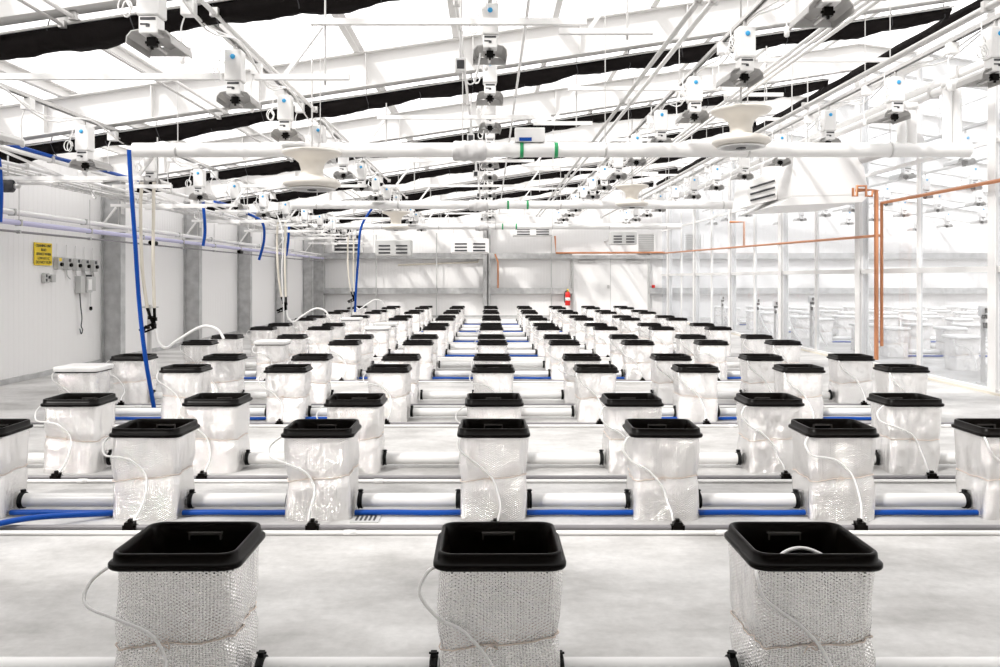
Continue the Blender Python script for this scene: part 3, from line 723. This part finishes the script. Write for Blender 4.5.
def station(px, d, lab, top=190, foot=True):
    """a post with valves fed by two beige hoses dropping from above"""
    x = (px-VX)*d/F; t = empty('hose_station', (x, d, 0)); tag(t, lab, 'hose station', 'hose stations in the left aisle')
    MB().box(-.045, -.005, .02, .06, 0, 1.02).box(-.10, .06, -.02, .10, 0, .012).build('post', 'steel', t)
    MB().box(-.10, .10, -.01, .02, .98, 1.0).build('crossbar', 'steel', t)
    zt = EYE+(VY-top)*d/F
    MB().tube(curve([(-.10, 0, zt), (-.12, 0, zt-.35), (-.10, 0, 1.5), (-.03, -.01, .98)], 6), .022, 8).build('hose', 'beige', t)
    MB().tube(curve([(.05, 0, zt), (.045, 0, zt-.35), (.04, 0, 1.5), (.06, -.01, .98)], 6), .022, 8).build('hose', 'beige', t)
    v = MB(); v.tube([(-.03, -.01, .98), (.02, -.03, .86), (.08, -.03, .72)], .02, 8).tube([(.06, -.01, .98), (.07, -.03, .86), (.05, -.03, .72)], .02, 8)
    v.tube([(-.12, -.03, .70), (.08, -.03, .80)], .016, 8).tube([(-.10, -.04, .66), (.06, -.04, .72)], .012, 8)
    for q in ((.02, .86), (.07, .84), (.06, .76), (-.08, .71), (-.02, .74)): v.cbox((q[0], -.03, q[1]), .05, .05, .045)
    v.build('valve_manifold', 'black_plastic', t)
    MB().tube(curve([(.08, -.03, .72), (.12, -.03, .55), (.22, -.03, .48), (.36, 0, .58), (.62, .1, .74), (.82, .1, .70), (.90, .1, .58)], 6), .018, 8).build('supply_hose', 'white_plastic', t)
    return t
station(150, 9.88, 'hose station with two beige hoses, nearest one at the left', 182)
station(283, 15.7, 'middle hose station with beige hoses, before the back left corner', 222)
station(352, 22.0, 'farthest hose station with beige hoses, by the back wall', 236)
hose([(-4.4, 14.9, 3.07), P(281, 225, 14.9), P(282, 275, 14.9), P(284, 320, 14.9), P(283, 348.5, 14.9)], .012, 'white_plastic', 'thin white hose hanging in front of the middle hose station')

# ------------------------------------------------------------------ back wall
for i, z in enumerate((.92, 2.12)):
    struct(MB().box(XL+.32, -.24, YB-.20, YB, z-.10, z+.10).box(.02, 2.82, YB-.20, YB, z-.1, z+.1).box(5.5, XR, YB-.2, YB, z-.1, z+.1).build('trim_'+str(i+1), 'galv'), None)
struct(MB().box(2.82, 5.5, YB-.2, YB, 2.02, 2.14).build('trim_3', 'galv'))
struct(MB().box(-.24, -.10, YB-.24, YB, 0, 3.6).box(-.05, .02, YB-.22, YB, 0, 3.6).build('column_back', 'galv'), 'grey steel column at the middle of the back wall', 'column')
struct(MB().box(XL+.1, XL+.50, YB-.3, YB, 0, 2.9).build('column_corner', 'galv'), 'grey steel column in the back left corner', 'column')
dx0, dx1, dz = 2.88, 5.44, 2.02
t = empty('door_1', (0, YB, 0)); t['kind'] = 'structure'
MB().box(dx0, dx1, -.07, -.01, 0, dz).build('door_leaf', 'white_plastic', t)
MB().box(dx0-.07, dx0, -.12, 0, 0, dz+.06).box(dx1, dx1+.07, -.12, 0, 0, dz+.06).box(dx0, dx1, -.12, 0, dz, dz+.06).build('frame', 'grey_plastic', t)
MB().box((dx0+dx1)/2-.008, (dx0+dx1)/2+.008, -.074, -.07, 0, dz).build('seam', 'grey_plastic', t)
MB().box(dx0+.15, dx0+.75, -.13, -.07, dz-.12, dz-.06).build('closer', 'steel', t); MB().box(dx1-.75, dx1-.15, -.13, -.07, dz-.12, dz-.06).build('closer', 'steel', t)
MB().box((dx0+dx1)/2-.12, (dx0+dx1)/2-.04, -.12, -.07, 1.0, 1.12).build('handle', 'steel', t)
# fire extinguisher
t = empty('fire_extinguisher', (2.66, YB-.28, .42)); tag(t, 'red fire extinguisher hung on the back wall left of the doors', 'fire extinguisher')
MB().lathe([(.07, 0), (.09, .02), (.09, .38), (.07, .45), (.03, .48)], 18).build('cylinder', 'red', t)
MB().lathe([(.0905, .17), (.092, .17), (.092, .27), (.0905, .27)], 18).build('label_band', 'white_plastic', t)
MB().box(-.03, .03, -.05, .03, .48, .54).box(-.02, .02, -.12, .02, .54, .56).build('valve_head', 'yellow', t)
MB().tube(curve([(.0, -.04, .51), (-.1, -.06, .45), (-.12, -.06, .2), (-.1, -.04, .1)], 5), .014, 6).build('hose', 'black_rubber', t)
MB().box(-.04, .04, .085, .28, .1, .4).build('wall_bracket', 'steel', t)
tag(MB().box(5.60, 5.70, YB-.06, YB, .98, 1.12).build('alarm_pull', 'red', None, .01), 'small red alarm pull right of the back doors', 'alarm')
# air units on the back wall
def air_unit(px, py, wpx, hpx, d, lab, dark=False):
    c = P(px, py, d); wd, ht = wpx*d/F, hpx*d/F
    t = empty('air_unit', c); tag(t, lab, 'air unit', 'air units near the back wall')
    MB().box(-wd/2, wd/2, 0, .55, -ht/2, ht/2).build('casing', 'grey_plastic' if dark else 'white_plastic', t, .02)
    s_ = MB()
    for q in range(3):
        z = -ht*.30+q*ht*.22
        for sx in (-1, 1): s_.box(sx*wd*.24-wd*.16, sx*wd*.24+wd*.16, -.012, .0, z-ht*.05, z+ht*.05)
    s_.build('louvre_slots', 'dark', t)
    MB().box(-wd/2+.03, wd/2-.03, -.02, .0, -ht/2+.01, -ht/2+.05).build('drip_tray', 'steel', t)
    for sx in (-1, 1): MB().box(sx*wd*.3-.02, sx*wd*.3+.02, .5, YB-.004-c.y, -.03, .03).build('wall_bracket', 'steel', t)
    return t
air_unit(470, 246, 38, 15, 25.6, 'white air unit on the back wall left of the middle column')
air_unit(533, 231, 40, 11, 25.6, 'white air unit on the back wall right of the middle column')
air_unit(393, 248, 36, 16, 25.2, 'louvred air unit on the back wall above the far left buckets', True)
air_unit(624, 238, 26, 13, 24.6, 'grey louvred air unit above the back doors', True)
t = empty('exhaust_fan', P(347, 243, 26.7)); tag(t, 'dark square exhaust fan in the back wall by the left corner', 'exhaust fan')
MB().box(-.5, .5, -.05, .28, -.33, -.27).box(-.5, .5, -.05, .28, .27, .33).box(-.5, -.44, -.05, .28, -.27, .27).box(.44, .5, -.05, .28, -.27, .27).build('frame', 'white_paint', t)
MB().box(-.44, .44, .1, .14, -.27, .27).build('shutter', 'dark', t); MB().box(-.44, .44, .04, .1, -.18, -.13).build('slat', 'steel', t)
for i, (px, lab) in enumerate(((646, 'louvred white vent on the back wall above right of doors'), (693, 'louvred white vent on the back wall behind the clear partition'))):
    t = empty('louvre_vent', P(px, 243, YB-.02)); tag(t, lab, 'vent', 'white vents on the back wall')
    MB().box(-.33, .33, -.04, .0, -.36, -.30).box(-.33, .33, -.04, 0, .30, .36).box(-.33, -.27, -.04, 0, -.3, .3).box(.27, .33, -.04, 0, -.3, .3).build('frame', 'white_paint', t)
    s_ = MB()
    for q in range(9): s_.bar((-.27, -.02, -.27+q*.066), (.27, -.02, -.27+q*.066), .03, .045)
    s_.build('louvre', 'grey_plastic', t)
# thin vertical conduits on the back wall
for i, px in enumerate((319, 377, 437, 551)):
    c = P(px, 278, YB-.05); tag(MB().tube([(c.x, c.y-.18, 0), (c.x, c.y-.18, 2.9)], .02, 6).build('service_conduit', 'grey_plastic'), f'thin grey vertical conduit on the back wall, {ORD[i+1]} from left', 'conduit', 'vertical conduits on the back wall')
tag(MB().tube([P(398, 265, 26.965), P(478, 262, 26.965), P(479, 256, 26.965)], .03, 8).build('service_pipe', 'beige'), 'beige pipe along the back wall under the middle air unit', 'pipe')

# copper lines
def copper(pts, r, lab, n=6, sm=False):
    return tag(MB().tube(curve(pts, n) if sm else pts, r, 8).build('copper_pipe', 'copper'), lab, 'pipe', 'copper pipes')
copper([P(555, 236, 26.77), P(556, 253, 26.77), P(665, 252.5, 26.77)], .033, 'copper pipe along the back wall above the doors')
copper([P(495, 254, 26.78), P(498, 262, 26.78), P(498, 288, 26.78)], .03, 'short copper pipe down the back wall beside the middle column')
copper([(5.87, 26.4, 2.20), (5.87, 11.7, 2.00)], .022, 'long copper pipe running along the clear partition')
copper([(5.72, 11.55, .15), (5.72, 11.55, 2.66), (5.42, 11.55, 2.66)], .032, 'copper riser standing in front of the clear partition')
copper([(5.80, 11.55, .35), (5.80, 11.55, 2.47), (5.80, 7.0, 2.47)], .024, 'copper pipe turning from the riser along the partition toward the camera')
q0 = P(853, 188, 11.5)
copper([q0, P(853, 196, 11.5), P(857, 196, 11.5), P(857, 186, 11.5), P(866, 186, 11.5), P(866, 196, 11.5), P(872, 196, 11.5), P(873, 190, 11.5)], .02, 'bent copper loop at the top of the copper riser')
copper([P(730, 222, 18.9), P(744, 222, 18.65), P(744, 246, 18.65)], .028, 'copper elbow high behind the clear partition')

# big white fan-coil unit by the partition
t = empty('fan_coil_unit', (0, 0, 0)); tag(t, 'large white fan coil unit hung beside the clear partition', 'fan coil unit')
MB().prism([(4.65, 3.32), (5.55, 3.32), (5.72, 3.05), (5.78, 2.62), (4.62, 2.60), (4.60, 2.95)], lambda a, b, tt: (a, 11.9+1.5*tt, b)).build('casing', 'white_plastic', t, .02)
MB().prism([(4.62, 2.60), (5.78, 2.62), (5.68, 2.52), (4.35, 2.46)], lambda a, b, tt: (a, 11.9+1.7*tt, b)).build('drip_tray', 'white_paint', t)
MB().prism([(4.10, 2.50), (4.60, 2.62), (4.62, 3.10), (4.15, 2.90)], lambda a, b, tt: (a, 12.5+.7*tt, b)).build('outlet_hood', 'white_paint', t)
s_ = MB()
for q in range(3): s_.bar((4.17, 12.49, 2.60+q*.10), (4.56, 12.49, 2.70+q*.11), .02, .03)
s_.build('louvre', 'dark', t)
MB().tube([(5.70, 11.95, 3.20), (5.70, 10.4, 3.20)], .09, 14).build('duct_collar', 'sun_fabric', t)
for x in (4.8, 5.05): MB().tube([(x, 12.4, 3.32), (x, 12.4, under(x)+.0)], .01, 6).build('hanger_rod', 'steel', t)

# ------------------------------------------------------------------ clear partition and the room beyond
ys = [5.8, 9.15, 10.8, 12.5, 14.2, 15.85, 17.5, 19.2, 20.9, 22.55, 24.2, 25.9, 27.0]
k = 0
for a, b in zip(ys[:-1], ys[1:]):
    k += 1
    mb = MB(); nn = 14; vs_ = []
    for i in range(nn+1):
        y = a+.03+(b-a-.06)*i/nn; wob = .012*math.sin(i*1.9+k)
        vs_ += [(XP+.05+wob, y, .06), (XP+.05-wob, y, 1.6), (XP+.05+wob, y, 4.5)]
    for q in range(nn):
        mb.add([], []);
    mb.add(vs_, [(3*i+j, 3*i+3+j, 3*i+4+j, 3*i+1+j) for i in range(nn) for j in (0, 1)], True)
    t = struct(mb.build(f'window_{k}', 'film'))
    fr = MB().box(XP+.02, XP+.08, a-.025, a+.025, .0, 4.5).box(XP+.025, XP+.075, a+.025, b-.025, 1.43, 1.50).box(XP+.025, XP+.075, a+.025, b-.025, 2.95, 3.0).box(XP+.02, XP+.08, a+.025, b-.025, 0, .05)
    fr.build('frame', 'white_paint', t)
struct(MB().box(XP-.045, XP-.024, 5.8, 27, 0, .026).build('trim_4', 'beige'))
# buckets, hose posts and lights beyond the film
k = 0
for r in range(5, 15):
    for c in range(0, 9):
        x = 7.0+PX*c; y = ROWS[r]+.2
        if proj(x, y) > 1030: continue
        t = empty('grow_bucket', (x+rnd.uniform(-.02, .02), y, 0), rnd.uniform(-.04, .04))
        tag(t, f'foil-wrapped bucket behind the partition, {ORD[c+1]} from it in {ORD[r-4]} such row', 'bucket', 'buckets beyond the clear partition')
        v = rnd.randrange(5); part('foil_wrap', WR[v][0], t); part('twine', WR[v][1], t)
        part('lid', bpy.data.meshes.get('white_lid') or MB().rings([rring(a_, .05, z_, 3, 5) for a_, z_ in ((.18, .466), (.205, .47), (.205, .495), (.19, .51))], True, True).mesh('white_lid', 'white_plastic'), t)
        part('feed_tube', TM[rnd.randrange(4)], t)
        if c and r % 2:
            o = part('blue_hose', blue_me, None); o.location = (x-PX/2, y-.1, .016)
            tag(o, f'blue hose behind partition between {ORD[c]} and {ORD[c+1]} buckets, {ORD[r-4]} row there', 'hose', 'blue hoses beyond the partition')
        if c:
            t = empty('connecting_pipe', (x-PX/2, y, .08)); tag(t, f'white pipe behind partition between {ORD[c]} and {ORD[c+1]} buckets, {ORD[r-4]} row there', 'pipe', 'pipes beyond the partition')
            part('pipe', pipe_me, t)
post_me = None
for i, (px, d, ytop) in enumerate(((785, 16.3, 303), (811, 16.0, 302), (775, 17.5, 306), (983, 9.6, 315), (757, 19.5, 303), (722, 22.5, 300))):
    x = 6.35; d = x*F/(px-VX); zt = EYE-(ytop-VY)*d/F
    t = empty('valve_post', (x, d, 0)); tag(t, f'slim steel post with black valve head behind the clear partition, {ORD[sorted([722,757,775,785,811,983], reverse=True).index(px)+1]} from right', 'valve post', 'valve posts beyond the partition')
    MB().box(-.02, .02, -.02, .02, 0, zt).box(-.06, .06, -.06, .06, 0, .012).build('post', 'steel', t)
    MB().box(-.05, .07, -.03, .02, zt-.02, zt+.12).build('head_plate', 'white_plastic', t)
    MB().cbox((.0, -.05, zt-.02), .07, .05, .05).cbox((.02, -.05, zt+.06), .03, .04, .06).cbox((0, -.045, zt-.13), .035, .04, .07).build('valve', 'black_plastic', t)
    MB().tube(curve([(.02, -.04, zt-.15), (.06, -.04, zt*.6), (.16, -.04, zt*.3), (.30, -.04, .02)], 6), .02, 8).build('hose', 'white_plastic', t)
for i, x in enumerate((7.2, 9.4, 11.6, 13.8)):
    z = min(3.6, under(x)-.1)
    rail(x, z, 6, 26.4, f'strut rail beyond the clear partition, {ORD[i+1]} from it', True)
    for k, d in enumerate(LD):
        if proj(x, d) > 1010: continue
        o = dup(proto); o.location = (x, d, z-.335); o.rotation_euler = (0, 0, 0)
        tag(o, f'grow light beyond the partition, {ORD[k+1]} along the {ORD[i+1]} rail from it', 'grow light', 'grow lights beyond the partition')
